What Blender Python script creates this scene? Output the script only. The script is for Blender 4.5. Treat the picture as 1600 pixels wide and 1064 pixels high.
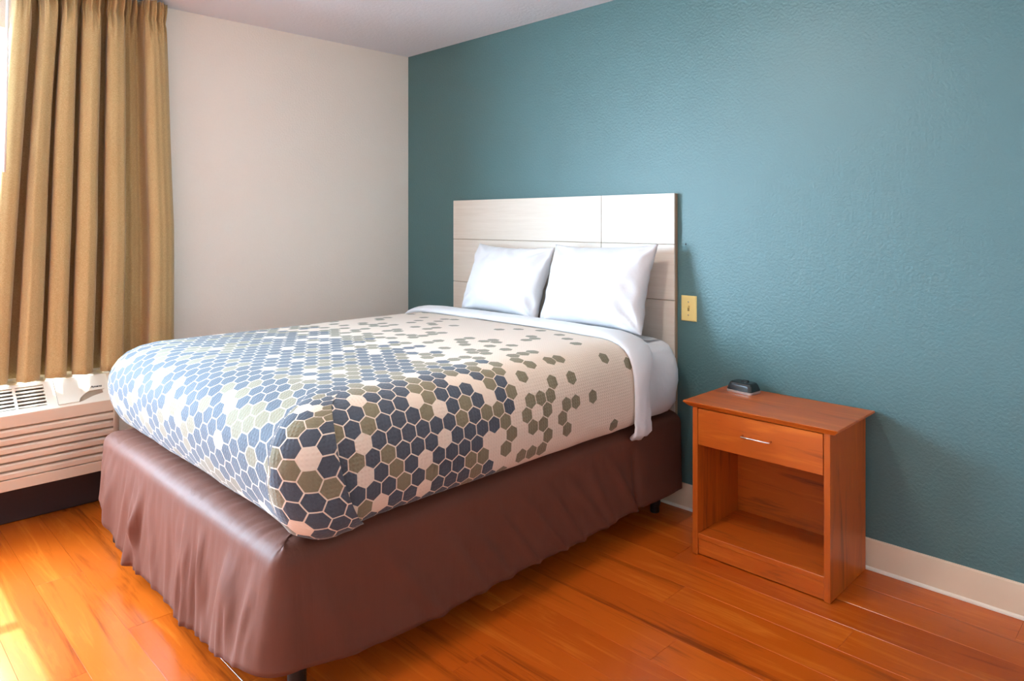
import bpy, bmesh, math, random
from mathutils import Vector, Matrix, noise
random.seed(7)
for o in list(bpy.data.objects): bpy.data.objects.remove(o)
S = bpy.context.scene
COL = S.collection
PI = math.pi

# ------------------------------------------------------------------ camera
H = 2.44
cam_d = bpy.data.cameras.new('camera'); cam = bpy.data.objects.new('camera', cam_d); COL.objects.link(cam)
cam.location = (3.8547, -2.8602, 1.3215)
cam.rotation_euler = (PI/2, 0, math.radians(135.022-90))
cam_d.sensor_fit = 'HORIZONTAL'; cam_d.sensor_width = 36.0
cam_d.lens = 1097.55/1600*36.0
cam_d.shift_y = -(532-347.9)/1600
cam_d.clip_start = .02
S.camera = cam

# ------------------------------------------------------------------ world, light, exposure
W = bpy.data.worlds.new('overcast_sky'); S.world = W; W.use_nodes = True
wb = W.node_tree.nodes['Background']
wb.inputs['Color'].default_value = (.57, .79, 1.0, 1); wb.inputs['Strength'].default_value = 78.0
WIN = dict(y0=-3.95, y1=-1.80, z0=.68, z1=2.20)
pl = bpy.data.lights.new('window_portal', 'AREA'); pl.shape = 'RECTANGLE'
pl.size = WIN['z1']-WIN['z0']; pl.size_y = WIN['y1']-WIN['y0']; pl.cycles.is_portal = True
po = bpy.data.objects.new('window_portal', pl); COL.objects.link(po)
po.location = (-.14, (WIN['y0']+WIN['y1'])/2, (WIN['z0']+WIN['z1'])/2); po.rotation_euler = (0, -PI/2, 0)
sl_ = bpy.data.lights.new('sun', 'SUN'); sl_.energy = 18.0; sl_.angle = math.radians(.6); sl_.color = (1.0, .95, .88)
so_ = bpy.data.objects.new('sun', sl_); COL.objects.link(so_); so_.location = (-4, -2, 5)
so_.rotation_euler = Vector((1.0, -.075, -1.25)).to_track_quat('-Z', 'Y').to_euler()
LAMPS = [((2.18, -1.60), 190.0), ((4.35, -3.75), 12.0)]     # ceiling lamps: position, emission strength; the last one is added fill
LAMP_COL = (1.0, .93, .84)
S.view_settings.view_transform = 'Standard'; S.view_settings.look = 'None'
S.view_settings.exposure = -0.08; S.view_settings.gamma = 1.0; S.view_settings.use_curve_mapping = False

# ------------------------------------------------------------------ node helpers
def srgb(r, g, b):
    f = lambda c: (c/255/12.92) if c/255 <= .04045 else ((c/255+.055)/1.055)**2.4
    return (f(r), f(g), f(b), 1)
class NT:
    def __init__(s, name):
        s.m = bpy.data.materials.new(name); s.m.use_nodes = True
        s.t = s.m.node_tree; s.b = s.t.nodes['Principled BSDF']; s.out = s.t.nodes['Material Output']
    def n(s, typ, ins=None, **kw):
        d = s.t.nodes.new(typ)
        for k, v in kw.items(): setattr(d, k, v)
        for k, v in (ins or {}).items(): s.set(d.inputs[k], v)
        return d
    def set(s, sock, v):
        if isinstance(v, bpy.types.NodeSocket): s.t.links.new(v, sock)
        else: sock.default_value = v
    def p(s, **kw):
        for k, v in kw.items(): s.set(s.b.inputs[k.replace('_', ' ')], v)
    def math(s, op, a, b=0., c=0., clamp=False):
        d = s.n('ShaderNodeMath', {0: a, 1: b, 2: c}, operation=op, use_clamp=clamp); return d.outputs[0]
    def vm(s, op, a, b=(0, 0, 0)):
        d = s.n('ShaderNodeVectorMath', {0: a, 1: b}, operation=op)
        return d.outputs['Value'] if op in ('DOT_PRODUCT', 'LENGTH', 'DISTANCE') else d.outputs[0]
    def mix(s, fac, a, b, blend='MIX'):
        d = s.n('ShaderNodeMix', data_type='RGBA', blend_type=blend)
        s.set(d.inputs[0], fac); s.set(d.inputs[6], a); s.set(d.inputs[7], b); return d.outputs[2]
    def ramp(s, fac, stops):
        d = s.n('ShaderNodeValToRGB', {0: fac}); e = d.color_ramp.elements
        while len(e) < len(stops): e.new(.5)
        for q, (pp, c) in zip(e, stops): q.position = pp; q.color = c
        return d.outputs[0]
    def noise(s, vec, scale, detail=4, rough=.55, dist=0.):
        d = s.n('ShaderNodeTexNoise', {'Scale': scale, 'Detail': detail, 'Roughness': rough, 'Distortion': dist})
        if vec is not None: s.set(d.inputs['Vector'], vec)
        return d.outputs['Fac']
    def bump(s, h, strength, dist, prev=None):
        d = s.n('ShaderNodeBump', {'Height': h, 'Strength': strength, 'Distance': dist})
        if prev: s.set(d.inputs['Normal'], prev)
        return d.outputs[0]
    def obj(s): return s.n('ShaderNodeTexCoord').outputs['Object']
    def scale(s, vec, sc): return s.vm('MULTIPLY', vec, sc)

def plain(name, col, rough=.5, metal=0., spec=.5, coat=0.):
    k = NT(name); k.p(Base_Color=col, Roughness=rough, Metallic=metal, Specular_IOR_Level=spec, Coat_Weight=coat)
    return k.m
def painted(name, col, rough, spec, bump, bscale=95):
    k = NT(name); v = k.obj()
    h1 = k.noise(v, bscale, 3, .5); h2 = k.noise(v, bscale*2.4, 2, .5)
    h = k.math('ADD', k.math('MULTIPLY', k.ramp(h1, [(.38, (0, 0, 0, 1)), (.62, (1, 1, 1, 1))]), .8), k.math('MULTIPLY', h2, .3))
    t = k.noise(v, 1.6, 3)
    c = k.mix(k.math('MULTIPLY', t, .10), col, (col[0]*.8, col[1]*.8, col[2]*.8, 1))
    k.p(Base_Color=c, Roughness=rough, Specular_IOR_Level=spec, Normal=k.bump(h, bump, .0016))
    return k.m
def wood(name, dark, mid, light, axis=0, rough=.3, rnd=False, grain=1.0, knots=False, spec=.5):
    k = NT(name); v = k.obj()
    if rnd:
        r = k.n('ShaderNodeObjectInfo').outputs['Random']
        v = k.vm('ADD', v, k.vm('SCALE', (37., 91., 53.), r) if False else k.n('ShaderNodeCombineXYZ', {0: k.math('MULTIPLY', r, 57.), 1: k.math('MULTIPLY', r, 23.), 2: 0.}).outputs[0])
    lo, hi = .9*grain, 9.0*grain
    sc = [hi, hi, hi]; sc[axis] = lo
    warp = k.noise(k.scale(v, tuple(q*.35 for q in sc)), 1.0, 3, .5)
    vv = k.vm('ADD', k.scale(v, tuple(sc)), k.n('ShaderNodeCombineXYZ', {0: k.math('MULTIPLY', warp, 1.6), 1: k.math('MULTIPLY', warp, 1.6), 2: k.math('MULTIPLY', warp, 1.6)}).outputs[0])
    broad = k.noise(vv, 1.0, 5, .6, .6)
    s2 = [110.]*3; s2[axis] = 4.
    fine = k.noise(k.scale(v, tuple(s2)), 1.0, 3, .6)
    f = k.math('ADD', k.math('MULTIPLY', broad, .82), k.math('MULTIPLY', fine, .18))
    c = k.ramp(f, [(.33, dark), (.46, mid), (.54, mid), (.70, light)])
    s3 = [26.]*3; s3[axis] = 2.0
    streak = k.noise(k.scale(v, tuple(s3)), 1.0, 4, .65, 1.2)
    sf = k.ramp(streak, [(.62, (0, 0, 0, 1)), (.72, (1, 1, 1, 1))])
    c = k.mix(k.math('MULTIPLY', sf, .40), c, dark)
    if rnd:
        c = k.mix(.22, c, k.mix(k.n('ShaderNodeObjectInfo').outputs['Random'], dark, light))
    k.p(Base_Color=c, Roughness=rough, Specular_IOR_Level=spec, Normal=k.bump(fine, .12, .0006))
    return k.m

# ------------------------------------------------------------------ materials
M = {}
M['teal'] = painted('teal_paint', srgb(80, 113, 115), .42, .5, .42)
M['cream'] = painted('cream_paint', srgb(239, 231, 221), .75, .3, .45)
M['ceil'] = painted('ceiling_paint', srgb(230, 234, 242), .9, .2, .5, 60)
M['base'] = plain('vinyl_baseboard', srgb(226, 204, 178), .5)
M['bead'] = plain('caulk_bead', srgb(240, 228, 212), .5)
M['plank'] = wood('orange_plank', srgb(122, 48, 10), srgb(196, 86, 18), srgb(226, 120, 36), 0, .22, True, 1.35)
M['under'] = plain('floor_underlay', srgb(70, 34, 14), .8)
M['cherry_x'] = wood('cherry_wood_across', srgb(128, 56, 18), srgb(188, 88, 22), srgb(210, 110, 36), 0, .35, grain=2.0)
M['cherry_z'] = wood('cherry_wood_upright', srgb(128, 56, 18), srgb(184, 86, 21), srgb(208, 108, 34), 2, .35, grain=2.0)
M['white_vinyl'] = plain('white_vinyl', srgb(240, 240, 238), .4)
M['ac_cream'] = plain('air_conditioner_cream', srgb(232, 220, 202), .45)
M['ac_bounce_tan'] = plain('air_conditioner_bounce_tan', srgb(212, 192, 170), .5)  # lower casing: warm bounce from the floor tinted into its colour
M['ac_dark'] = plain('air_conditioner_recess', srgb(92, 76, 66), .7)
M['ac_under'] = plain('under_block_brown', srgb(52, 32, 30), .6)
M['black'] = plain('black_plastic', srgb(18, 18, 19), .22, coat=.3)
M['black_matt'] = plain('black_leg_plastic', srgb(16, 16, 18), .45)
M['chrome'] = plain('chrome', (.85, .84, .82, 1), .16, 1.0)
M['silver'] = plain('silver_plastic', (.72, .72, .72, 1), .3, .8)
M['ivory'] = plain('ivory_plastic', srgb(238, 214, 140), .35)
M['hole'] = plain('screw_hole_dark', srgb(40, 44, 46), .8)
M['logo'] = plain('logo_ink', srgb(30, 28, 28), .5)
M['rail'] = plain('curtain_track_white', srgb(236, 234, 228), .4)
M['wand'] = plain('wand_white', srgb(242, 240, 236), .3)
M['steel'] = plain('steel_rail', srgb(50, 50, 54), .5, .6)
M['hb_edge'] = plain('headboard_edge_tan', srgb(168, 140, 112), .5)

def m_headboard():
    k = NT('pale_maple_laminate'); v = k.obj()
    f = k.noise(k.scale(v, (3., 20., 60.)), 1., 4, .6)
    f2 = k.noise(k.scale(v, (9., 60., 240.)), 1., 2, .5)
    c = k.ramp(k.math('ADD', k.math('MULTIPLY', f, .7), k.math('MULTIPLY', f2, .3)), [(.3, srgb(217, 204, 190)), (.5, srgb(223, 211, 198)), (.7, srgb(228, 217, 205))])
    k.p(Base_Color=c, Roughness=.33, Specular_IOR_Level=.5); return k.m
M['headboard'] = m_headboard()

def m_linen(name, col, rough=.85, bscale=900, sheen=.3):
    k = NT(name); v = k.obj()
    h = k.noise(v, bscale, 2, .5); w = k.noise(v, 34, 4, .6)
    n = k.bump(w, .20, .006); n = k.bump(h, .15, .0005, n)
    k.p(Base_Color=col, Roughness=rough, Specular_IOR_Level=.25, Sheen_Weight=sheen, Normal=n); return k.m
M['linen'] = m_linen('white_cotton', srgb(220, 219, 222))

def m_satin():
    k = NT('brown_satin'); v = k.obj()
    h = k.noise(k.scale(v, (40., 40., 4.)), 1., 3, .55)
    h2 = k.noise(k.scale(v, (300., 300., 900.)), 1., 2, .5)
    n = k.bump(h, .22, .006); n = k.bump(h2, .10, .0004, n)
    k.p(Base_Color=srgb(103, 62, 49), Roughness=.58, Specular_IOR_Level=.20, Sheen_Weight=.03, Sheen_Roughness=.4,
        Sheen_Tint=srgb(230, 190, 180), Normal=n); return k.m
M['satin'] = m_satin()

def m_curtain():
    k = NT('gold_curtain_cloth'); v = k.obj()
    weave = k.noise(k.scale(v, (900., 900., 500.)), 1., 2, .6)
    slub = k.noise(k.scale(v, (160., 160., 900.)), 1., 2, .6)
    c = k.ramp(k.math('ADD', k.math('MULTIPLY', weave, .5), k.math('MULTIPLY', slub, .5)), [(.34, srgb(150, 120, 74)), (.5, srgb(182, 150, 100)), (.66, srgb(204, 176, 130))])
    tr = k.n('ShaderNodeBsdfTranslucent', {'Color': srgb(206, 158, 78)})
    k.p(Base_Color=c, Roughness=.8, Specular_IOR_Level=.25, Sheen_Weight=.25, Normal=k.bump(weave, .2, .0006))
    mx = k.n('ShaderNodeMixShader', {0: .012, 1: k.b.outputs[0], 2: tr.outputs[0]})
    k.t.links.new(mx.outputs[0], k.out.inputs[0]); return k.m
M['curtain'] = m_curtain()

def m_glass():
    k = NT('window_glass')
    t = k.n('ShaderNodeBsdfTransparent', {'Color': (.95, .97, .97, 1)}); g = k.n('ShaderNodeBsdfGlossy', {'Roughness': .02})
    mx = k.n('ShaderNodeMixShader', {0: .05, 1: t.outputs[0], 2: g.outputs[0]})
    k.t.links.new(mx.outputs[0], k.out.inputs[0]); return k.m
M['glass'] = m_glass()

def m_lampglass(strength):
    k = NT('lamp_opal_glass')
    k.p(Base_Color=(.9, .88, .84, 1), Roughness=.3, Emission_Color=LAMP_COL+(1,), Emission_Strength=strength); return k.m

PITCH = .0525           # flat-to-flat size of a printed hexagon, metres
def m_hex():
    k = NT('hexagon_print_coverlet')
    uv = k.n('ShaderNodeUVMap', uv_map='UVMap').outputs[0]
    sp = k.n('ShaderNodeSeparateXYZ', {0: uv})
    # hexagons: x = along the bed (flat sides), y = across the bed (points)
    p = k.n('ShaderNodeCombineXYZ', {0: k.math('DIVIDE', sp.outputs[1], PITCH), 1: k.math('DIVIDE', sp.outputs[0], PITCH), 2: 0.}).outputs[0]
    p = k.vm('ADD', p, (400., 400.*1.7320508, 0))
    r = (1., 1.7320508, 1.); hh = (.5, .8660254, 0.)
    a = k.vm('SUBTRACT', k.vm('MODULO', p, r), hh)
    b = k.vm('SUBTRACT', k.vm('MODULO', k.vm('SUBTRACT', p, hh), r), hh)
    sel = k.math('LESS_THAN', k.vm('DOT_PRODUCT', a, a), k.vm('DOT_PRODUCT', b, b))
    mv = k.n('ShaderNodeMix', data_type='VECTOR'); k.set(mv.inputs[0], sel); k.set(mv.inputs[4], b); k.set(mv.inputs[5], a)
    gv = mv.outputs[1]
    cell = k.vm('SUBTRACT', p, gv)
    ab = k.vm('ABSOLUTE', gv)
    d = k.math('MAXIMUM', k.vm('DOT_PRODUCT', ab, (1., 0, 0)), k.vm('DOT_PRODUCT', ab, (.5, .8660254, 0)))
    inside = k.math('LESS_THAN', d, .465)
    cs = k.n('ShaderNodeSeparateXYZ', {0: cell})
    along = k.math('MULTIPLY', k.math('SUBTRACT', cs.outputs[0], 400.), PITCH)      # metres, 0 at the wall, negative towards the foot
    idv = k.vm('FLOOR', k.vm('ADD', k.scale(cell, (2., 2./1.7320508, 0)), (.5, .5, .5)))
    wn = k.n('ShaderNodeTexWhiteNoise', {'Vector': idv}, noise_dimensions='3D')
    r1 = wn.outputs['Value']; wcol = k.n('ShaderNodeSeparateColor', {0: wn.outputs['Color']})
    r2 = wcol.outputs[1]
    # probability that a cell is printed at all, and that it is slate rather than khaki
    fill = k.n('ShaderNodeMapRange', {0: along, 1: -1.42, 2: -1.02, 3: .93, 4: .36}, interpolation_type='SMOOTHSTEP').outputs[0]
    fill2 = k.n('ShaderNodeMapRange', {0: along, 1: -1.05, 2: -.52, 3: 1., 4: .12}).outputs[0]
    fill = k.math('MULTIPLY', fill, fill2)
    printed = k.math('LESS_THAN', r1, fill)
    slate_p = k.n('ShaderNodeMapRange', {0: along, 1: -1.40, 2: -1.05, 3: .76, 4: .0}, interpolation_type='SMOOTHSTEP').outputs[0]
    slate = k.math('LESS_THAN', r2, slate_p)
    base = srgb(222, 202, 184)
    grain = k.noise(k.scale(uv, (1., 1., 1.)), 420., 2, .6)
    kh = k.mix(grain, srgb(112, 102, 80), srgb(140, 130, 106))
    sl = k.mix(grain, srgb(62, 67, 76), srgb(88, 94, 105))
    hexc = k.mix(slate, kh, sl)
    c = k.mix(k.math('MULTIPLY', inside, printed), base, hexc)
    rib = k.n('ShaderNodeTexWave', {'Vector': uv, 'Scale': 26., 'Distortion': .6, 'Detail': 1.}, wave_type='BANDS', bands_direction='X').outputs['Fac']
    rib2 = k.n('ShaderNodeTexWave', {'Vector': uv, 'Scale': 26., 'Distortion': .6, 'Detail': 1.}, wave_type='BANDS', bands_direction='Y').outputs['Fac']
    soft = k.noise(k.obj(), 16, 3, .55)
    n = k.bump(soft, .12, .012); n = k.bump(k.math('MULTIPLY', rib, rib2), .5, .0018, n)
    k.p(Base_Color=c, Roughness=.8, Specular_IOR_Level=.2, Sheen_Weight=.2, Sheen_Roughness=.45, Normal=n); return k.m
M['hex'] = m_hex()

# ------------------------------------------------------------------ mesh helpers
def link(name, me, mat=None, parent=None):
    o = bpy.data.objects.new(name, me); COL.objects.link(o)
    if mat is not None and me is not None: me.materials.append(M[mat] if isinstance(mat, str) else mat)
    if parent is not None: o.parent = parent
    return o
def empty(name, loc=(0, 0, 0)):
    o = bpy.data.objects.new(name, None); COL.objects.link(o); o.location = loc; o.empty_display_size = .1
    bpy.context.view_layer.update(); return o
def tag(o, label=None, cat=None, group=None, kind=None):
    if label: o['label'] = label
    if cat: o['category'] = cat
    if group: o['group'] = group
    if kind: o['kind'] = kind
    return o
class MB:
    def __init__(s): s.v = []; s.f = []; s.uv = None
    def box(s, x0, x1, y0, y1, z0, z1, fn=None):
        b = len(s.v)
        pts = [(x0, y0, z0), (x1, y0, z0), (x1, y1, z0), (x0, y1, z0), (x0, y0, z1), (x1, y0, z1), (x1, y1, z1), (x0, y1, z1)]
        if fn: pts = [tuple(fn(*q)) for q in pts]
        s.v += pts
        s.f += [tuple(b+i for i in q) for q in ((0, 3, 2, 1), (4, 5, 6, 7), (0, 1, 5, 4), (1, 2, 6, 5), (2, 3, 7, 6), (3, 0, 4, 7))]
        return s
    def prism(s, poly, h0, h1, fn):           # poly of (a,b); fn(a,b,h)->xyz
        b = len(s.v); n = len(poly)
        s.v += [tuple(fn(a, c, h0)) for a, c in poly] + [tuple(fn(a, c, h1)) for a, c in poly]
        s.f += [tuple(b+i for i in reversed(range(n))), tuple(b+n+i for i in range(n))]
        s.f += [(b+i, b+(i+1) % n, b+n+(i+1) % n, b+n+i) for i in range(n)]
        return s
    def grid(s, rows, closed_u=False, closed_v=False):
        b = len(s.v); nr, nc = len(rows), len(rows[0])
        for r in rows: s.v += [tuple(q) for q in r]
        for i in range(nr if closed_v else nr-1):
            for j in range(nc if closed_u else nc-1):
                i2, j2 = (i+1) % nr, (j+1) % nc
                s.f.append((b+i*nc+j, b+i*nc+j2, b+i2*nc+j2, b+i2*nc+j))
        return s
    def lathe(s, prof, c=(0, 0, 0), n=20, axis='z'):
        rows = []
        for r, h in prof:
            row = []
            for k in range(n):
                a = 2*PI*k/n; p = (r*math.cos(a), r*math.sin(a), h)
                if axis == 'x': p = (p[2], p[0], p[1])
                if axis == 'y': p = (p[0], p[2], p[1])
                row.append((p[0]+c[0], p[1]+c[1], p[2]+c[2]))
            rows.append(row)
        b = len(s.v); s.grid(rows, closed_u=True)
        s.f.append(tuple(b+k for k in reversed(range(n)))); e = b+(len(prof)-1)*n; s.f.append(tuple(e+k for k in range(n)))
        return s
    def build(s, name, mat, parent=None, bevel=0., smooth=False, seg=2, solid=0., weld=False):
        org = Vector((0, 0, 0))
        q = parent
        while q is not None: org = org+q.location; q = q.parent
        me = bpy.data.meshes.new(name)
        me.from_pydata([tuple(Vector(q)-org) for q in s.v], [], s.f)
        bm = bmesh.new(); bm.from_mesh(me)
        if weld: bmesh.ops.remove_doubles(bm, verts=bm.verts, dist=1e-5)
        bmesh.ops.recalc_face_normals(bm, faces=bm.faces)
        if bevel: bmesh.ops.bevel(bm, geom=list(bm.edges), offset=bevel, segments=seg, affect='EDGES', profile=.5, clamp_overlap=True)
        bm.to_mesh(me); bm.free()
        if smooth:
            for q in me.polygons: q.use_smooth = True
        o = link(name, me, mat, parent)
        if solid:
            md = o.modifiers.new('thickness', 'SOLIDIFY'); md.thickness = solid; md.offset = -1
        return o
def origin_to(o, loc):                       # moves a top-level mesh's origin
    loc = Vector(loc); o.data.transform(Matrix.Translation(-loc)); o.location = loc
def lerp(a, b, t): return a+(b-a)*t
def sstep(a, b, x):
    t = max(0., min(1., (x-a)/(b-a))); return t*t*(3-2*t)
def nz(x, y, z): return noise.noise(Vector((x, y, z)))

# ------------------------------------------------------------------ room shell
RX, RY = 5.3, -4.8
o = MB().box(-.15, RX+.15, 0, .15, -.1, H+.1).build('wall_back', 'teal'); tag(o, kind='structure')
hole = MB().lathe([(.0005, -.0012), (.0042, -.0012), (.003, .0)], (2.128, 0, 1.222), 12, 'y').build('screw_hole', 'hole', o)
w = MB()
w.box(-.15, 0, RY, WIN['y0'], -.1, H+.1).box(-.15, 0, WIN['y1'], 0, -.1, H+.1)
w.box(-.15, 0, WIN['y0'], WIN['y1'], -.1, WIN['z0']).box(-.15, 0, WIN['y0'], WIN['y1'], WIN['z1'], H+.1)
tag(w.build('wall_left', 'cream'), kind='structure')
tag(MB().box(RX, RX+.15, RY, 0, -.1, H+.1).build('wall_right', 'cream'), kind='structure')
tag(MB().box(-.15, RX+.15, RY-.15, RY, -.1, H+.1).build('wall_front', 'cream'), kind='structure')
tag(MB().box(0, RX, RY, 0, H, H+.1).build('ceiling', 'ceil'), kind='structure')
fl = MB().box(0, RX, RY, 0, -.1, -.004).build('floor', 'under'); tag(fl, kind='structure')
# planks: running along the teal wall
PW, PLn = .152, 1.22
def plank_mesh(L):
    m = bpy.data.meshes.new('plank'); ch = .0006; g = .00025; a, b, t = L/2-g, PW/2-g, .004
    v = []
    for z, k in ((-t, 0), (-ch, 0), (0, ch)):
        v += [(-a+k, -b+k, z), (a-k, -b+k, z), (a-k, b-k, z), (-a+k, b-k, z)]
    f = [(8, 9, 10, 11)]
    for q in (0, 4):
        f += [(q+i, q+(i+1) % 4, q+4+(i+1) % 4, q+4+i) for i in range(4)]
    m.from_pydata(v, [], f); m.materials.append(M['plank']); return m
pm_cache = {}
row = 0; y = -.003
while y-PW > RY:
    x = .003-((row*.437+.21) % 1)*PLn
    while x < RX-.01:
        x0, x1 = max(x, .003), min(x+PLn, RX-.003); L = round(x1-x0, 3)
        if L > .03:
            if L not in pm_cache: pm_cache[L] = plank_mesh(L)
            q = bpy.data.objects.new('plank', pm_cache[L]); COL.objects.link(q); q.parent = fl
            q.location = ((x0+x1)/2, y-PW/2, 0)
        x += PLn
    y -= PW; row += 1
# baseboards
def baseboard(name, p, q, nrm):
    p, q, nrm = Vector(p), Vector(q), Vector(nrm)
    prof = [(0, .0), (.006, .0), (.006, .112), (.004, .118), (0, .118)]
    d = (q-p)
    o = MB().prism(prof, 0, 1, lambda a, b, h: p+d*h+nrm*a+Vector((0, 0, b+.001))).build(name, 'base'); tag(o, kind='structure')
    MB().prism([(.006, .0), (.013, .0), (.0125, .006), (.010, .010), (.006, .012)], 0, 1, lambda a, b, h: p+d*h+nrm*a+Vector((0, 0, b+.001))).build('caulk_bead', 'bead', o)
    return o
baseboard('baseboard_back', (.006, 0, 0), (RX-.02, 0, 0), (0, -1, 0))
baseboard('baseboard_left', (0, -1.80, 0), (0, -.02, 0), (1, 0, 0))
baseboard('baseboard_right', (RX, RY+.02, 0), (RX, -.02, 0), (-1, 0, 0))

# window
win = empty('window_1', (-.07, (WIN['y0']+WIN['y1'])/2, WIN['z0'])); tag(win, kind='structure')
fw = .05; ymid = -2.62
f = MB()
f.box(-.11, -.03, WIN['y0'], WIN['y0']+fw, WIN['z0'], WIN['z1']).box(-.11, -.03, WIN['y1']-fw, WIN['y1'], WIN['z0'], WIN['z1'])
f.box(-.11, -.03, WIN['y0']+fw, WIN['y1']-fw, WIN['z0'], WIN['z0']+fw).box(-.11, -.03, WIN['y0']+fw, WIN['y1']-fw, WIN['z1']-fw, WIN['z1'])
f.build('window_frame', 'white_vinyl', win)
MB().box(-.105, -.035, ymid-.03, ymid+.03, WIN['z0']+fw, WIN['z1']-fw).build('mullion', 'white_vinyl', win, .003)
for a, b in ((WIN['y0']+fw, ymid-.03), (ymid+.03, WIN['y1']-fw)):
    MB().box(-.082, -.078, a, b, WIN['z0']+fw, WIN['z1']-fw).build('pane', 'glass', win)
    MB().box(-.095, -.06, a, b, 1.42, 1.455).build('sash_bar', 'white_vinyl', win, .002)
MB().box(-.03, .010, WIN['y0']-.03, WIN['y1']+.03, WIN['z0']-.03, WIN['z0']).build('window_sill', 'white_vinyl', win, .004)
tag(MB().box(-9, -.2, -12, 8, -.35, -.15).build('ground', plain('pavement_outside', srgb(170, 168, 162), .9)), kind='structure')

# ceiling lamps (out of frame; the second is not a known fixture, added as fill)
def ceiling_lamp(x, y, strength, label):
    t = empty('ceiling_lamp', (x, y, H)); tag(t, label, 'lamp', 'flush ceiling lamps')
    MB().lathe([(.0, -.001), (.115, -.001), (.118, -.012), (.115, -.024), (.0, -.026)], (x, y, H), 32).build('base_plate', 'white_vinyl', t, smooth=True)
    prof = [(.001, -.095)]+[(.10*math.sin(a), -.03-.065*math.cos(a)) for a in [PI/2*k/8 for k in range(1, 9)]]
    MB().lathe(prof, (x, y, H), 32).build('shade', m_lampglass(strength), t, smooth=True)
ceiling_lamp(*LAMPS[0][0], LAMPS[0][1], 'round opal ceiling lamp above the foot of the bed')
ceiling_lamp(*LAMPS[1][0], LAMPS[1][1], 'round opal ceiling lamp added as fill behind the viewer')

# ------------------------------------------------------------------ headboard
hb = empty('headboard', (1.2985, -.004, .30))
HX0, HX1, HZ1 = .510, 2.087, 1.458
tag(hb, 'pale maple laminate headboard with grooved panels on the teal wall', 'headboard')
MB().box(HX0+.002, HX1-.002, -.024, -.001, .30, HZ1-.001).build('backing_board', 'hb_edge', hb, .001, seg=1)
zs = [.30, .44, .70, .96, 1.2205, HZ1]; xs = [HX0, 1.663, HX1]
for i in range(5):
    for j in range(2):
        g = .0014
        MB().box(xs[j]+(g if j else 0), xs[j+1]-(0 if j else g), -.0335, -.0235, zs[i]+(g if i else 0), zs[i+1]-(g if i < 4 else 0)).build('panel', 'headboard', hb, .0012, seg=1)

# ------------------------------------------------------------------ bed: frame, skirt, mattress, sheet, coverlet, pillows
BX0, BX1, BY0, BY1 = .575, 2.130, -2.005, -.045       # box spring outline
SKZ = .455
fr = empty('bed', (1.35, -1.0, 0)); tag(fr, 'bed base standing on black round legs under the brown skirt', 'bed')
leg_prof = [(.019, 0), (.021, .004), (.021, .03), (.026, .04), (.026, .19)]
for lx, ly in ((.640, -1.955), (2.045, -1.90), (2.045, -.13), (.645, -.13), (1.35, -1.0)):
    lg = MB().lathe(leg_prof, (lx, ly, .001), 18).build('leg', 'black_matt', fr, smooth=True)
for ly in (-.13, -1.0, -1.92):
    MB().box(BX0+.03, BX1-.03, ly-.02, ly+.02, .155, .195).build('cross_rail', 'steel', fr, .003)
for lx in (BX0+.06, BX1-.06):
    MB().box(lx-.02, lx+.02, BY0+.05, BY1-.02, .15, .19).build('side_rail', 'steel', fr, .003)
MB().box(BX0+.03, BX1-.03, BY0+.03, BY1-.01, .197, .44).build('box_spring', 'linen', fr, .01)

def outline(x0, x1, yh, yf, r, ds):
    """open outline: head-left -> foot -> head-right; list of (point, normal, s)"""
    pts = []; s = 0
    def add(p, n):
        nonlocal s
        if pts: s += (Vector(p)-pts[-1][0]).length
        pts.append((Vector(p), Vector(n), s))
    L = abs(yh-(yf+r)); k = max(2, int(L/ds))
    for i in range(k+1): add((x0, lerp(yh, yf+r, i/k)), (-1, 0))
    kc = max(4, int(r*PI/2/(ds*.5)))
    for i in range(1, kc+1):
        a = PI/2*i/kc; add((x0+r-r*math.cos(a), yf+r-r*math.sin(a)), (-math.cos(a), -math.sin(a)))
    k2 = max(2, int((x1-x0-2*r)/ds))
    for i in range(1, k2+1): add((lerp(x0+r, x1-r, i/k2), yf), (0, -1))
    for i in range(1, kc+1):
        a = PI/2*i/kc; add((x1-r+r*math.sin(a), yf+r-r*math.cos(a)), (math.sin(a), -math.cos(a)))
    for i in range(1, k+1): add((x1, lerp(yf+r, yh, i/k)), (1, 0))
    return pts

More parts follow.
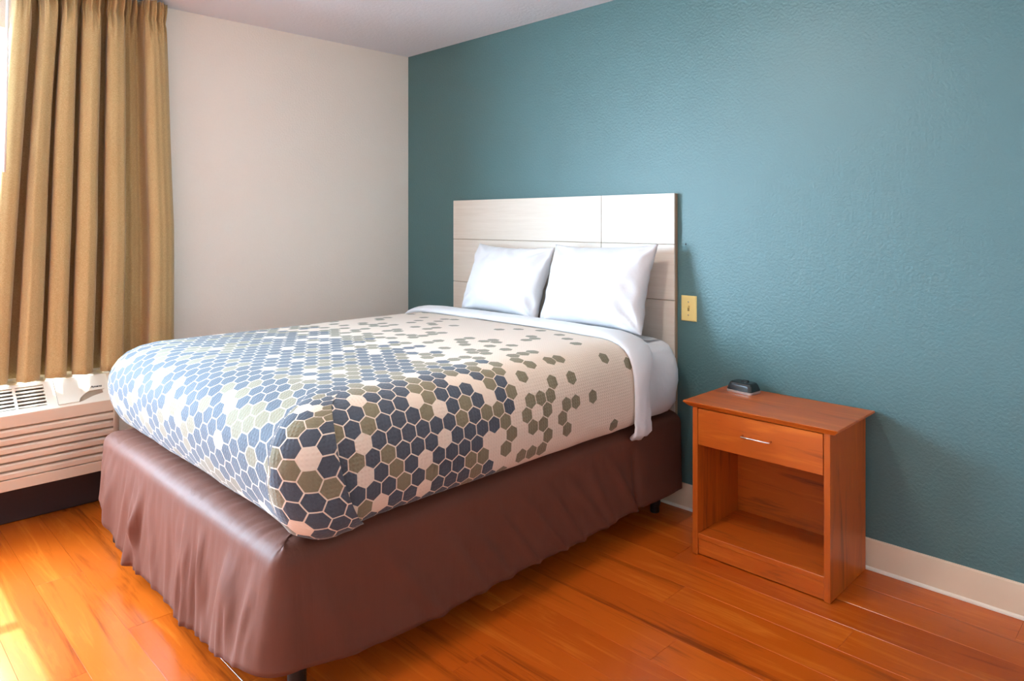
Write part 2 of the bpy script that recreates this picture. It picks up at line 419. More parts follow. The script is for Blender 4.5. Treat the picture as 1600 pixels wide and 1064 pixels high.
# --- skirt
def make_skirt():
    pts = outline(BX0, BX1, BY1, BY0, .045, .012)
    n = len(pts); S_tot = pts[-1][2]
    s_c1 = next(p[2] for p in pts if p[0].y <= BY0+.0005); s_c2 = max(p[2] for p in pts if p[0].y <= BY0+.0005)
    rng = random.Random(3)
    folds = []                                     # (s, width, amp, lean)
    for k in range(26):
        t = rng.random(); folds.append((s_c1+.05+(s_c2-s_c1-.08)*t, rng.uniform(.012, .03), rng.uniform(.005, .013), rng.uniform(-.1, .1)))
    for s in (s_c2+.42, s_c2+.62, s_c2+.72, s_c2+.86, s_c2+1.0, s_c2+1.12, s_c2+1.25, s_c2+1.36, s_c2+1.5):
        folds.append((s, rng.uniform(.016, .03), rng.uniform(.010, .018), .22+rng.uniform(-.05, .1)))
    folds += [(s_c2+1.62, .02, -.018, .05), (s_c2+.16, .05, .012, .12), (s_c1+.14, .03, .007, .05)]
    rows = []
    zl = [(.999, -.30), (1.0, -.22), (1.0, -.16)]
    prof = [(-.30, SKZ-.004), (-.20, SKZ-.002), (-.14, SKZ), (-.11, SKZ), (-.085, SKZ+.001), (-.065, SKZ+.001), (-.050, SKZ-.001), (-.036, SKZ-.004), (-.024, SKZ-.010), (-.013, SKZ-.018), (-.004, SKZ-.030), (0, SKZ-.046)]
    nd = 20
    for i, (p, nn, s) in enumerate(pts):
        foot = sstep(s_c1-.05, s_c1+.05, s)*(1-sstep(s_c2-.05, s_c2+.05, s))
        mid = math.exp(-((s-(s_c1+s_c2)/2)/.55)**2)
        near = math.exp(-((s-s_c2)/.22)**2); far = math.exp(-((s-s_c1-.03)/.17)**2)
        zb = .090 - .028*mid*foot + .105*far + .058*near + .008*nz(s*2.2, 3, 0) + .003*nz(s*14, 7, 0)
        if s > s_c2: zb += .020*sstep(s_c2+.3, s_c2+1.9, s)
        row = []
        for o, z in prof:
            pk = math.exp(-((z-SKZ)/.03)**2)*(1 if o > -.16 else .2)
            zz = z+.004*nz(s*5, o*9, 1)+ (.0035*nz(s*36, o*5, 4)*(foot*.9+.25) + .003*near*nz(s*42+o*10, o*4, 9))*pk
            oo = o+.004*nz(s*4, 0, 2)*(1 if o > -.05 else 0)
            if o < -.04: row.append((max(BX0-o, min(BX1+o, p.x)), max(BY0-o, p.y), zz))
            else: row.append((p.x+nn.x*oo, p.y+nn.y*oo, zz))
        for k in range(1, nd+1):
            t = k/nd; z = lerp(SKZ-.046, zb, t)
            oo = .004*nz(s*4, 0, 2) + t*(.004+.026*foot*(1-.5*mid)+.022*near) + .010*t*nz(s*3.1, t*1.2, 5)
            oo += .0035*nz(s*26+t*2, t*1.5, 8)*foot + .0016*nz(s*40, t*3, 12)
            for fs, fw_, fa, ln in folds:
                q = (s-fs-ln*(t-.4))/fw_
                if abs(q) < 3: oo += fa*math.exp(-q*q)*sstep(.0, .55, t)
            row.append((p.x+nn.x*oo, p.y+nn.y*oo, z))
        rows.append(row)
    mb = MB(); mb.grid(rows)
    o = mb.build('bed_skirt', 'satin', smooth=True, solid=.0025); origin_to(o, (1.35, -1.0, .06))
    return tag(o, 'brown satin bed skirt gathered around the base of the bed', 'bed skirt')
make_skirt()

# --- mattress with its white fitted sheet
MX0, MX1, MYH, MYF = .560, 2.150, -.062, -1.93
def make_mattress():
    rows = []
    # super-rounded box: outline closed all round, vertical profile
    P = outline(MX0, MX1, MYH-.07, MYF, .10, .02)
    pts = [(p, n) for p, n, s in P]
    # close the head side with rounded corners
    rc = .07
    for k in range(1, 9):
        a = PI/2*k/8; pts.append((Vector((MX1-rc+rc*math.cos(a), MYH-rc+rc*math.sin(a))), Vector((math.cos(a), math.sin(a)))))
    for k in range(1, 60): pts.append((Vector((lerp(MX1-rc, MX0+rc, k/60), MYH)), Vector((0, 1))))
    for k in range(0, 8):
        a = PI/2*k/8; pts.append((Vector((MX0+rc-rc*math.sin(a), MYH-rc+rc*math.cos(a))), Vector((-math.sin(a), math.cos(a)))))
    prof = [(-.20, .460), (-.10, .461), (-.065, .464), (-.040, .474), (-.022, .492), (-.010, .52), (-.003, .56), (0, .61), (-.002, .66), (-.010, .71), (-.022, .745), (-.042, .772), (-.07, .788), (-.11, .797), (-.18, .801)]
    c = Vector(((MX0+MX1)/2, 0))
    for p, n in pts:
        row = []
        for o, z in prof:
            wr = .0
            if p.y > -.6 and n.x > -.2:
                k = p.y*1.0+z*1.6
                wr = .008*nz(p.y*6+z*5, z*30-p.y*8, 3)+.007*nz(k*4, (z-p.y*.5)*24, 7)
            wr += .004*nz(p.x*3, p.y*3, z*6)
            row.append((p.x+n.x*(o+wr), p.y+n.y*(o+wr), z+(.003*nz(p.x*7, p.y*7, 1) if z > .78 else 0)))
        for t in (.2, .45, .7, .9, 1.):
            q = p+n*(-.18); sp = Vector((c.x, max(min(q.y, -.7), -1.3)))
            r = q.lerp(sp, t); row.append((r.x, r.y, .801+.006*t))
        rows.append(row)
    mb = MB(); mb.grid(rows, closed_v=True)
    bi = [i*len(rows[0]) for i in range(len(rows))]; mb.f.append(tuple(bi))
    o = mb.build('mattress', 'linen', smooth=True, weld=True); origin_to(o, (1.35, -1.0, .46))
    return tag(o, 'thick mattress in a white fitted sheet, bare at the head beside the nightstand', 'mattress')
make_mattress()

# --- coverlet with the hexagon print
CX0, CX1, CYF, CYH = .545, 2.172, -1.995, -.435
def cover_profile(foot):
    """offset outwards / height, bottom to top; foot in 0..1 blends the end shape"""
    side = [(-.070, .470), (-.040, .474), (-.022, .486), (-.010, .506), (-.002, .535), (.0, .57), (.0, .61), (-.003, .65), (-.009, .69), (-.019, .725), (-.034, .757), (-.056, .784), (-.086, .803), (-.125, .816), (-.175, .824)]
    end = [(-.110, .470), (-.090, .474), (-.066, .488), (-.045, .512), (-.026, .545), (-.013, .58), (-.004, .62), (.0, .655), (-.002, .69), (-.012, .722), (-.030, .752), (-.058, .780), (-.098, .802), (-.148, .817), (-.21, .826)]
    return [(lerp(a, c, foot), lerp(b, d, foot)) for (a, b), (c, d) in zip(side, end)]
def make_cover():
    R = .105; xc = (CX0+CX1)/2
    LS = abs(CYH-(CYF+R)); LC = R*PI/2; LF = CX1-CX0-2*R
    sA1, s_c1 = LS, LS+LC; s_c2 = s_c1+LF; sA2 = s_c2+LC; S_end = sA2+LS
    def at(s, ox=0., oy=0., r=R):
        """plan point and normal at outline length s; ox/oy move the sides/foot inwards (negative), r is the corner radius"""
        x0, x1, yf = CX0-ox, CX1+ox, CYF-oy
        mir = s > (s_c1+s_c2)/2
        q = S_end-s if mir else s
        if q <= LS:
            y = CYH-q; sh = (yf+r)-(CYF+R); y += sh*sstep(LS-.45, LS, q); p = Vector((x0, y)); n = Vector((-1, 0))
        elif q <= LS+LC:
            a = PI/2*(q-LS)/LC; p = Vector((x0+r-r*math.cos(a), yf+r-r*math.sin(a))); n = Vector((-math.cos(a), -math.sin(a)))
        else:
            f = (q-LS-LC)/LF; p = Vector((lerp(x0+r, x1-r, f), yf)); n = Vector((0, -1))
        if mir: p.x = 2*xc-p.x; n.x = -n.x
        return p, n
    def span(a, b, d):
        k = max(2, int(round((b-a)/d))); return [a+(b-a)*i/k for i in range(k)]
    S = span(0, sA1, .016)+span(sA1, s_c1, .009)+span(s_c1, s_c2, .016)+span(s_c2, sA2, .009)+span(sA2, S_end, .016)+[S_end]
    seamR, seamL = sA2+.012, sA1-.012                       # fold seams on the two long sides
    S = [s for s in S if abs(s-seamR) > .012 and abs(s-seamL) > .012]
    S += [seamR-.010, seamR-.004, seamR-.0005, seamR+.0005, seamR+.005, seamR+.012, seamL-.012, seamL-.005, seamL-.0005, seamL+.0005, seamL+.004, seamL+.010]
    S.sort()
    side, end = cover_profile(0), cover_profile(1); NJ = len(side)
    def arcs(prof):
        arc = [0.]*NJ
        for j in range(NJ-2, -1, -1): arc[j] = arc[j+1]+math.hypot(prof[j+1][0]-prof[j][0], prof[j+1][1]-prof[j][1])
        return arc
    aS, aE = arcs(side), arcs(end)
    rows = []; uvs_side = []; uvs_foot = []
    for s in S:
        row = []; ua = []; ub = []
        for j in range(NJ):
            t = 1-j/(NJ-1)                                  # 0 rim .. 1 bottom
            sh = math.exp(-((s-seamR)/.20)**2)*.080*(t**1.1) - math.exp(-((s-seamL)/.20)**2)*.080*(t**1.1)
            ss = s+sh
            foot = sstep(sA1, s_c1, ss)*(1-sstep(s_c2, sA2, ss))
            z = lerp(side[j][1], end[j][1], foot); ac_ = lerp(aS[j], aE[j], foot)
            rj = max(.050, R+lerp(side[j][0], end[j][0], .5)*.5)
            dR = seamR-s; dL = s-seamL; fl = 0.
            if 0 < dR < .2: fl = .013*math.exp(-dR/.055)*sstep(.08, .35, t)
            elif -.12 < dR <= 0: fl = -.008*math.exp(dR/.03)*sstep(.08, .35, t)
            if 0 < dL < .2: fl = .010*math.exp(-dL/.055)*sstep(.15, .4, t)
            p, n = at(ss, side[j][0], end[j][0], rj)
            wob = .0035*nz(p.x*4, p.y*4, z*4)+.0025*nz(p.x*11, p.y*11, z*7)
            crn = math.exp(-((s-(s_c2+.07))/.12)**2)        # near corner hangs lower and puckers
            dz = -crn*.012*sstep(.55, 1, t)+(.010*nz(s*24, 2, 2)*crn+.0035*nz(s*13, 5, 2))*sstep(.75, 1, t)
            oo = fl+wob+crn*.020*sstep(.5, .85, t)
            row.append((p.x+n.x*oo, p.y+n.y*oo, z+dz+.002*nz(p.x*6, p.y*6, 5)))
            # print coordinates: the top plane at the rim plus the drop
            q, nq = at(s, side[-1][0], end[-1][0], .050)
            sx = 1 if s > (s_c1+s_c2)/2 else -1
            ua.append((q.x-xc+sx*aS[j], p.y))
            if ss > s_c2: uu = (CX1-R-xc)+(ss-s_c2)*.86
            elif ss < s_c1: uu = (CX0+R-xc)-(s_c1-ss)*.86
            else: uu = q.x-xc
            full = (uu, CYF-end[-1][0]-aE[j])
            rad = (q.x-xc+nq.x*ac_, q.y+nq.y*ac_)
            bl = sstep(0, .16, ac_)
            ub.append((lerp(rad[0], full[0], bl), lerp(rad[1], full[1], bl)))
        base = Vector(row[-1][:2]); z0 = row[-1][2]; sp = Vector((xc, max(base.y, CYF+.80)))
        for t in (.08, .18, .3, .44, .6, .76, .9, 1.):
            r = base.lerp(sp, t)
            zz = z0+.012*math.sin(t*PI/2)+.003*nz(r.x*5, r.y*5, 9)*(1-t)-.008*sstep(-.75, -.45, r.y)*t
            if t == 1.: zz = .8365-.008*sstep(-.75, -.45, r.y)
            row.append((r.x, r.y, zz)); ua.append((r.x-xc, r.y)); ub.append((r.x-xc, r.y))
        rows.append(row); uvs_side.append(ua); uvs_foot.append(ub)
    mb = MB(); mb.grid(rows)
    nc = len(rows[0])
    me = bpy.data.meshes.new('coverlet'); me.from_pydata(mb.v, [], mb.f)
    uvl = me.uv_layers.new(name='UVMap')
    for poly in me.polygons:
        poly.use_smooth = True
        i = min(v for v in poly.vertices)//nc
        mid = (S[i]+S[i+1])/2
        footface = seamL < mid < seamR
        for li in poly.loop_indices:
            v = me.loops[li].vertex_index; a, b = divmod(v, nc)
            uvl.data[li].uv = (uvs_foot if footface else uvs_side)[a][b]
    bm = bmesh.new(); bm.from_mesh(me)
    bmesh.ops.remove_doubles(bm, verts=bm.verts, dist=1e-4); bmesh.ops.recalc_face_normals(bm, faces=bm.faces)
    if sum(f.normal.z for f in bm.faces) < 0: bmesh.ops.reverse_faces(bm, faces=bm.faces)
    bm.to_mesh(me); bm.free()
    o = link('coverlet', me, 'hex')
    md = o.modifiers.new('thickness', 'SOLIDIFY'); md.thickness = .006; md.offset = -1
    origin_to(o, (1.35, -1.0, .47))
    return tag(o, 'beige coverlet printed with slate and khaki hexagons tucked over the bed', 'coverlet')
make_cover()

# --- white top sheet folded back over the edge of the coverlet
def make_fold():
    prof = cover_profile(0)
    path = []                                    # right side bottom -> top -> left side bottom, in (x, z, nx, nz)
    pr = [(CX1+o, z) for o, z in prof]
    pr = [(CX1-.028, .452), (CX1-.012, .468)]+pr[3:]
    xm = (CX0+CX1)/2
    top = [(lerp(pr[-1][0], xm, t), .826+.006*math.sin(t*PI/2)) for t in (.15, .35, .6, .8, 1.)]
    half = pr+top
    full = half+[(2*xm-x, z) for x, z in reversed(half[:-1])]
    # resample
    pts = [Vector(q) for q in full]; out = []
    for i in range(len(pts)-1):
        k = max(1, int((pts[i+1]-pts[i]).length/.014))
        for j in range(k): out.append(pts[i].lerp(pts[i+1], j/k))
    out.append(pts[-1]); rows = []
    for i, p in enumerate(out):
        a = out[max(0, i-1)]; b = out[min(len(out)-1, i+1)]; d = (b-a).normalized(); n = Vector((d.y, -d.x))
        if n.dot(p-Vector((xm, .55))) < 0: n = -n
        onside = sstep(.80, .60, p.y) if False else (1-sstep(.62, .80, p.y))
        y0 = -.470-.010*onside+.006*nz(p.x*5, p.y*5, 2); wd = lerp(.165, .100, onside)+.010*nz(p.x*3, p.y*6, 6)+.022*(1-sstep(.46, .58, p.y))
        tail = 1-sstep(.47, .56, p.y)
        row = []
        NK = 26
        for k in range(NK):
            ang = 2*PI*k/NK
            c, s_ = math.cos(ang), math.sin(ang)
            th = lerp(.015, .008, onside)+.003*nz(p.x*6, p.y*6, 4)
            front = .5+.5*c                       # 1 at the coverlet edge
            yy = y0+wd*(1-front)
            hgt = (.008+th*(max(0., front)**.5))*s_ + .013
            if s_ > 0:
                hgt += .004*nz(yy*45, p.x*4+p.y*5, 3)*(.4+onside) + .004*tail*math.sin(yy*120+p.y*20)
            hgt += tail*.012
            row.append((p.x+n.x*hgt, yy+tail*.012*nz(p.y*30, yy*9, 1), p.y+n.y*hgt))
        rows.append(row)
    mb = MB(); mb.grid(rows, closed_u=True)
    m = len(rows[0]); mb.f.append(tuple(range(m))); e = (len(rows)-1)*m; mb.f.append(tuple(e+k for k in reversed(range(m))))
    o = mb.build('top_sheet', 'linen', smooth=True); origin_to(o, (1.35, -.40, .46))
    return tag(o, 'white top sheet folded back in a band over the coverlet edge', 'sheet')
make_fold()

# --- pillows
def make_pillow(name, cx, wid, hgt, thick, base, tilt, turn, roll, seed, label):
    N = 44; front = []; back = []
    ex = 4.0
    for side, store in ((1, front), (-1, back)):
        for i in range(N+1):
            row = []
            a = -math.cos(PI*i/N)*.5+.5; a = 2*(a*.45+(i/N)*.55)-1
            for j in range(N+1):
                b = -math.cos(PI*j/N)*.5+.5; b = 2*(b*.45+(j/N)*.55)-1
                pin = 1-.11*(1-a*a)*abs(b)**3-0; pin2 = 1-.09*(1-b*b)*abs(a)**3
                x = a*wid/2*pin2; z = b*hgt/2*pin
                t = max(0, (1-abs(a)**2.2))**.52*max(0, (1-abs(b)**2.2))**.52
                edge = max(abs(a), abs(b))
                wr = .013*nz(x*9+seed, z*9, side*3)*min(1, t*3) + .008*nz(x*24+z*8, z*20+seed, side)*min(1, t*4)
                # creases running out of the corners
                cr = 0
                for ca in (-1, 1):
                    for cb in (-1, 1):
                        dx, dz = x-ca*wid/2, z-cb*hgt/2; rr = math.hypot(dx, dz)
                        if rr < .22: cr += .009*math.sin(math.atan2(dz, dx)*11+seed+ca)*math.exp(-((rr-.09)/.07)**2)
                wr += cr*min(1, t*3)
                sag = .018*(1-b)*.5*(1-a*a)
                row.append((x, -side*(t*(thick/2)+.002)-side*wr*(1 if t > 0 else 0)-(sag if side > 0 else 0)*t, z-.010*(1-b*b)*t))
            store.append(row)
    mb = MB()
    mb.grid(front); mb.grid(back)
    # welding rim
    R = Matrix.Rotation(turn, 3, 'Z') @ Matrix.Rotation(tilt, 3, 'X') @ Matrix.Rotation(roll, 3, 'Y')
    mb.v = [tuple(R @ Vector(q)+Vector((cx, base[0], base[1]))) for q in mb.v]
    me_o = mb.build(name, 'linen', smooth=True)
    bm = bmesh.new(); bm.from_mesh(me_o.data)
    bmesh.ops.remove_doubles(bm, verts=bm.verts, dist=.0045); bmesh.ops.recalc_face_normals(bm, faces=bm.faces); bm.to_mesh(me_o.data); bm.free()
    for p in me_o.data.polygons: p.use_smooth = True
    zmin = min(v.co.z for v in me_o.data.vertices)
    origin_to(me_o, (cx, base[0], zmin))
    tag(me_o, label, 'pillow', 'white pillows against the headboard')
    return me_o
make_pillow('pillow', 1.145, .585, .402, .19, (-.198, 1.009), math.radians(-20), 0, math.radians(1), 1, 'white pillow leaning on the headboard on the side nearer the room corner')
make_pillow('pillow', 1.765, .615, .428, .215, (-.208, 1.016), math.radians(-20), 0, math.radians(-1.5), 5, 'white pillow leaning on the headboard nearest the light switch')

# ------------------------------------------------------------------ nightstand
ns = empty('nightstand', (2.645, -.185, 0)); tag(ns, 'cherry wood nightstand with one drawer over an open shelf', 'nightstand')
NX0, NX1, NYF, NYB, NZ = 2.378, 2.914, -.364, -.016, .610
o = MB()
o.prism([(2.344, NZ-.006), (2.346, NZ), (2.945, NZ), (2.947, NZ-.006), (2.928, NZ-.022), (2.363, NZ-.022)], 0, 1,
        lambda a, b, h: (a, lerp(-.383+(.016 if b < NZ-.01 else 0), -.012, h), b))
o.build('top', 'cherry_x', ns, .0012, seg=1)
MB().box(NX0, NX0+.022, NYF, NYB, .002, NZ-.022).build('side_panel', 'cherry_z', ns, .001, seg=1)
MB().box(NX1-.022, NX1, NYF, NYB, .002, NZ-.022).build('side_panel', 'cherry_z', ns, .001, seg=1)
MB().box(NX0+.022, NX1-.022, NYB-.014, NYB-.002, .03, NZ-.022).build('back_panel', 'cherry_x', ns)
MB().box(NX0+.022, NX1-.022, NYF+.004, NYB-.014, .066, .086).build('shelf', 'cherry_x', ns, .001, seg=1)
MB().box(NX0+.022, NX1-.022, NYF+.008, NYF+.026, .004, .066).build('kick_board', 'cherry_x', ns, .001, seg=1)
MB().box(NX0+.022, NX1-.022, NYF+.03, NYB-.014, .452, .466).build('divider_shelf', 'cherry_x', ns)
dr = MB().box(NX0+.0245, NX1-.0245, NYF-.001, NYF+.018, .440, .5845).build('drawer', 'cherry_x', ns, .0015, seg=1)
hd = MB(); hz, hy = .516, NYF-.024
pathp = [(2.593, NYF-.001, hz), (2.593, hy+.004, hz), (2.597, hy, hz), (2.699, hy, hz), (2.703, hy+.004, hz), (2.703, NYF-.001, hz)]
def tube(mb, path, r, n=10):
    rows = []
    for i, p in enumerate(path):
        p = Vector(p); a = Vector(path[max(0, i-1)]); b = Vector(path[min(len(path)-1, i+1)]); d = (b-a).normalized()
        u = d.orthogonal().normalized() if abs(d.z) > .9 else d.cross(Vector((0, 0, 1))).normalized(); w = d.cross(u)
        rows.append([p+u*r*math.cos(2*PI*k/n)+w*r*math.sin(2*PI*k/n) for k in range(n)])
    b0 = len(mb.v); mb.grid(rows, closed_u=True); mb.f.append(tuple(b0+k for k in range(n))); e = b0+(len(path)-1)*n; mb.f.append(tuple(e+k for k in reversed(range(n))))
tube(hd, pathp, .0036); tag(hd.build('handle', 'chrome', dr, smooth=True), 'chrome bar handle')

# --- clock on the nightstand
ck = empty('clock', (2.456, -.088, NZ)); tag(ck, 'small black plastic desk clock with a silver base trim on the nightstand', 'clock')
def rrect(w, d, r, n=5):
    out = []
    for cx, cy, a0 in ((w/2-r, d/2-r, 0), (-w/2+r, d/2-r, PI/2), (-w/2+r, -d/2+r, PI), (w/2-r, -d/2+r, 1.5*PI)):
        for k in range(n+1): a = a0+PI/2*k/n; out.append((cx+r*math.cos(a), cy+r*math.sin(a)))
    return out
def rr_loft(levels, c, rot=0):
    mb = MB(); rows = []
    for w, d, r, z in levels: rows.append([(c[0]+x*math.cos(rot)-y*math.sin(rot), c[1]+x*math.sin(rot)+y*math.cos(rot), c[2]+z) for x, y in rrect(w, d, r)])
    mb.grid(rows, closed_u=True); n = len(rows[0]); mb.f.append(tuple(reversed(range(n)))); e = (len(rows)-1)*n; mb.f.append(tuple(e+k for k in range(n)))
    return mb
cc = (2.456, -.088, NZ+.0005); rot = math.radians(-6)
rr_loft([(.116, .082, .014, 0), (.118, .084, .015, .003), (.118, .084, .015, .010), (.116, .082, .014, .011)], cc, rot).build('base_trim', 'silver', ck)
rr_loft([(.1165, .0825, .014, .0112), (.117, .083, .015, .014), (.106, .072, .016, .034), (.098, .064, .016, .0415), (.088, .055, .014, .044)], cc, rot).build('body', 'black', ck, smooth=False)
rr_loft([(.030, .022, .006, .0435), (.029, .021, .006, .048), (.025, .018, .005, .0495)], (cc[0]+.004, cc[1]+.006, cc[2]), rot).build('button', 'black', ck)
R2 = Matrix.Rotation(rot, 3, 'Z')
def fc(x, y, z):     # display window lies in the sloped front face
    return R2 @ Vector((x, y-.0412+(z-.014)*.275, z))+Vector(cc)
MB().box(-.042, .042, -.0012, .001, .016, .031, fc).build('display', plain('display_dark', srgb(34, 36, 40), .08, coat=.5), ck)

# --- light switch
sw = empty('light_switch', (2.1455, -.001, .9275)); tag(sw, 'ivory toggle light switch plate on the teal wall beside the headboard', 'light switch')
mb = MB(); rows = []
for a, d in ((0., -.0005), (.0, -.003), (.003, -.0058), (.008, -.0066)):
    rows.append([(2.106+a, d, .869+a), (2.185-a, d, .869+a), (2.185-a, d, .986-a), (2.106+a, d, .986-a)])
mb.grid(rows, closed_u=True); mb.f.append((12, 13, 14, 15)); mb.build('plate', 'ivory', sw)
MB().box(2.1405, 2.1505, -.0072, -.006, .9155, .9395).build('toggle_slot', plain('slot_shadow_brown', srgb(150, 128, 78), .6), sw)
MB().box(2.1415, 2.1495, -.016, -.006, .925, .9345, lambda x, y, z: (x, y, z+(-.006-y)*.7)).build('toggle', 'ivory', sw, .001, seg=1)
for z in (.9275+.030, .9275-.030):
    MB().lathe([(.0034, 0.), (.0034, -.0012), (.002, -.002)], (2.1455, -.0064, z), 12, 'y').build('screw', 'chrome', sw)

# ------------------------------------------------------------------ air conditioner under the window
ac = empty('air_conditioner', (.12, -2.365, .02))
tag(ac, 'cream wall air conditioner with a louvred front below the gold curtain', 'air conditioner')
AY0, AY1 = -2.90, -1.835
p0, p1 = Vector((.250, .505)), Vector((.128, .606))           # slope in x-z
sd = (p1-p0); SL = sd.length; sd.normalize(); sn = Vector((sd.y, -sd.x))
def sl(y, b, c):                                                 # point on the sloped top: y, distance up the slope, height above it
    q = p0+sd*b+sn*c; return (q.x, y, q.y)
MB().prism([(.004, .185), (.228, .185), (.228, .485), (.112, .582), (.004, .582)], AY0+.01, AY1-.004, lambda a, b, h: (a, h, b)).build('cabinet', 'ac_dark', ac, .002, seg=1)
# rounded end caps and bottom/top bands of the front
fx = .250
def cap(ya, yb):
    poly = [(.004, .185), (fx-.006, .185), (fx, .192), (fx, .505), (p1.x, p1.y), (.004, p1.y)]
    return MB().prism(poly, ya, yb, lambda a, b, h: (a, h, b))
cap(AY0, AY0+.03).build('end_cap', 'ac_cream', ac, .004)
# right-hand end cap with a rounded vertical edge
mb = MB(); rows = []
R_ = .032
for k in range(9):
    a = PI/2*k/8; yy = AY1-R_+R_*math.sin(a); back = R_*(1-math.cos(a))
    rows.append([(.004, yy, .185), (fx-back, yy, .185), (fx-back, yy, .505), (p1.x-back*.3, yy, p1.y-back*.25), (.004, yy, p1.y-back*.25)])
mb.grid(rows, closed_u=True); n = 5; mb.f.append(tuple(range(n))); mb.f.append(tuple(8*n+k for k in reversed(range(n))))
mb.build('end_cap', 'ac_bounce_tan', ac)
ya, yb = AY0+.03, AY1-R_
MB().box(fx-.02, fx, ya, yb, .185, .232).build('bottom_rail', 'ac_bounce_tan', ac, .003)
MB().box(fx-.02, fx, ya, yb, .452, .505).build('upper_rail', 'ac_bounce_tan', ac, .003)
for k in range(6):
    z = .236+k*.0362
    MB().prism([(fx-.020, z+.004), (fx-.001, z), (fx, z+.003), (fx, z+.019), (fx-.004, z+.026), (fx-.020, z+.031)], ya, yb, lambda a, b, h: (a, h, b)).build('louver', 'ac_bounce_tan', ac)
# sloped top: frame round the vent, vent slats, control lid
vy0, vy1 = -2.74, -2.122; vb0, vb1 = .026, SL-.014
top = MB()
top.box(ya, vy0, 0, SL, -.02, 0, sl).box(vy1, yb, 0, SL, -.02, 0, sl).box(vy0, vy1, 0, vb0, -.02, 0, sl).box(vy0, vy1, vb1, SL, -.02, 0, sl)
top.build('top_panel', 'ac_cream', ac)
MB().box(.004, p1.x+.001, ya, yb, .586, p1.y-.0005).build('top_deck', 'ac_cream', ac)
nsl = 6
for k in range(nsl):
    b = lerp(vb0, vb1, (k+.5)/nsl)
    for y0_, y1_ in ((vy0, -2.437), (-2.427, -2.237), (-2.227, vy1)):
        MB().box(y0_, y1_, b-.0035, b+.0055, -.016, -.003, lambda y, b_, c: sl(y, b_-(c+.003)*.45, c)).build('vent_slat', 'ac_cream', ac)
for yd in (-2.432, -2.232):
    MB().box(yd-.005, yd+.005, vb0, vb1, -.014, -.001, sl).build('vent_divider', 'ac_cream', ac)
ly0, ly1, lb0, lb1 = -2.082, -1.892, .014, SL-.004
lid = MB()
def arcb(y):          # lower edge of the lid: finger cut-out at its right
    t = (y-(-2.003))/(ly1-.004-(-2.003))
    return lb0 if t < 0 else lb0+.052*min(1, (max(0, t)*2.2))**.55
poly = [(ly0, lb1), (ly0, lb0)]+[(-2.003+(ly1-.004+2.003)*k/16, arcb(-2.003+(ly1-.004+2.003)*k/16)) for k in range(17)]+[(ly1, lb0+.052), (ly1, lb1)]
lido = MB().prism(poly, .0006, .0045, lambda y, b, c: sl(y, b, c)).build('control_lid', 'ac_cream', ac)
cut = [(-2.003+(ly1-.008+2.003)*k/16, arcb(-2.003+(ly1-.008+2.003)*k/16)-.0005) for k in range(17)]
cut = [(-2.003, lb0)]+cut[1:]+[(ly1-.008, lb0+.034), (ly1-.05, lb0+.024), (-1.985, lb0+.004)]
MB().prism(cut, .0003, .0010, lambda y, b, c: sl(y, b, c)).build('finger_recess', plain('recess_tan', srgb(150, 128, 106), .6), ac)
MB().box(ly0-.0012, ly0, lb0, lb1, .0002, .0008, sl).build('lid_joint', 'ac_dark', ac)
tc = bpy.data.curves.new('brand_lettering', 'FONT'); tc.body = 'Amana'; tc.size = .0165; tc.shear = .3; tc.extrude = .0003; tc.offset = .0004; tc.align_x = 'RIGHT'
to = bpy.data.objects.new('tmp_text', tc); COL.objects.link(to)
bpy.context.view_layer.update()
tm = bpy.data.meshes.new_from_object(to.evaluated_get(bpy.context.evaluated_depsgraph_get())); bpy.data.objects.remove(to)
orgA = Vector(ac.location)
for v in tm.vertices:
    v.co = Vector(sl(-1.900+v.co.x*1.0, lb0+.066+v.co.y, .0049+v.co.z))-orgA
tm.materials.clear(); link('brand_lettering', tm, 'logo', lido)
MB().box(.004, .11, AY0+.03, AY1-.03, .002, .184).build('under_block', 'ac_under', ac, .003)  # dark brown block below the cabinet, set back from the front

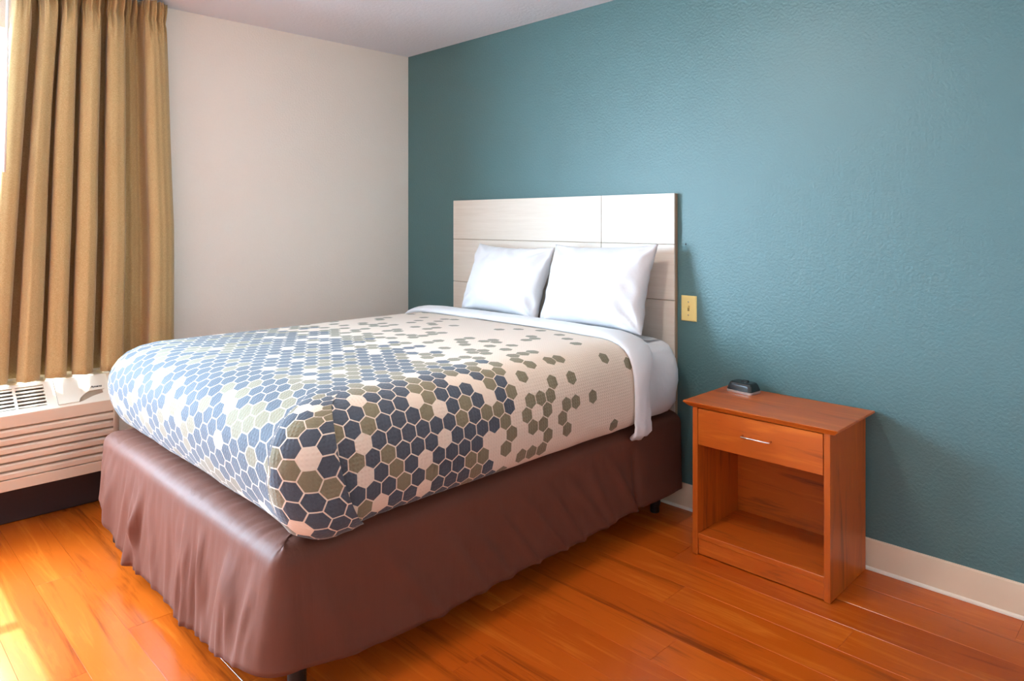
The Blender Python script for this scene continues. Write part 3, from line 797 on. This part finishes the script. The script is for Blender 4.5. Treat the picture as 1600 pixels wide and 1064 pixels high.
# ------------------------------------------------------------------ curtain, track and wand
def make_curtain():
    ZT, ZB = 2.425, .618
    # plan of the folds at mid height: photo columns -> (fraction, depth from wall)
    folds = [(-3, 27), (38, 68), (74.5, 103), (110.5, 142), (153, 187)]
    cp = [(-1, .06)]
    for i, (a, b) in enumerate(folds):
        w = b-a; d = [.150, .160, .148, .158, .152][i]; sk = [.1, -.15, .1, .0, -.1][i]
        cp += ([(a+5, .018), (a+5, .065)] if i else [(-3, .09)])+[(a, .112), (a+w*.13, .140), (a+w*(.5+sk), d), (b-w*.14, .140), (b, .110), (b-5, .065), (b-5, .018)]
    cp += [(190, .018), (199, .026), (206, .038), (214, .030), (222, .022), (227, .060), (226, .108), (234, .138), (246, .136), (257, .126), (266, .112), (271, .088), (273, .050)]
    def cr(p0, p1, p2, p3, t):
        return tuple(.5*((2*b)+(-a+c)*t+(2*a-5*b+4*c-d)*t*t+(-a+3*b-3*c+d)*t**3) for a, b, c, d in zip(p0, p1, p2, p3))
    fine = []
    for i in range(len(cp)-1):
        q = [cp[max(0, i-1)], cp[i], cp[i+1], cp[min(len(cp)-1, i+2)]]
        for k in range(6): fine.append(cr(*q, k/6))
    fine.append(cp[-1])
    rows = []; NZv = 60
    for j in range(NZv+1):
        t = j/NZv; z = lerp(ZT, ZB, t**1.0)
        h = sstep(2.20, 2.38, z)                            # heading zone
        left = lerp(24, -22, t**.8)*1.0; right = lerp(261, 277, min(1, t*1.6))
        row = []
        for u, d in fine:
            f = (u+3)/275
            px = lerp(left+0, right, f)
            px += 3.0*nz(u*.02, z*1.1, 3)*(1-h)
            y = -2.276+px*.723/272
            amp = lerp(1., .50, h)*lerp(1, .93, sstep(1.2, .62, z))
            dd = .105+(d-.105)*amp+.010*nz(u*.03, z*.9, 5)*(1-h)
            dd += .0012*math.sin(u*.55+z*1.5)*(1-h)+h*(.020*math.sin(u*.42)+.016*math.sin(u*.87+1)+.012*nz(u*.2, z*9, 1))
            pin = math.exp(-((z-2.335)/.022)**2)
            dd -= pin*.018; dd += .010*sstep(2.36, 2.42, z)*math.sin(u*.6)
            row.append((dd, y, z+ (.004*nz(u*.05, 0, 2) if j == NZv else 0)))
        rows.append(row)
    mb = MB(); mb.grid(rows)
    o = mb.build('curtain', 'curtain', smooth=True, solid=.0022); origin_to(o, (.105, -1.93, .618))
    return tag(o, 'gold pleated curtain hanging beside the bright window above the air conditioner', 'curtain')
make_curtain()
tr = empty('curtain_track', (.10, -2.6, 2.4395)); tag(tr, 'white curtain track along the ceiling above the window', 'curtain track')
MB().box(.085, .115, -4.1, -1.66, 2.4285, 2.4395).build('rail', 'rail', tr, .003)
for yb_ in (-4.105, -1.655): MB().box(.082, .118, yb_-.005, yb_+.005, 2.4275, 2.4395).build('end_stop', 'rail', tr)
wd = MB(); tube(wd, [(.175, -2.258, 2.38), (.176, -2.262, 1.9), (.178, -2.270, 1.54)], .0055, 10)
o = wd.build('curtain_wand', 'wand', smooth=True); origin_to(o, (.175, -2.262, 2.38)); tag(o, 'thin white curtain wand hanging at the left edge of the gold curtain', 'wand')
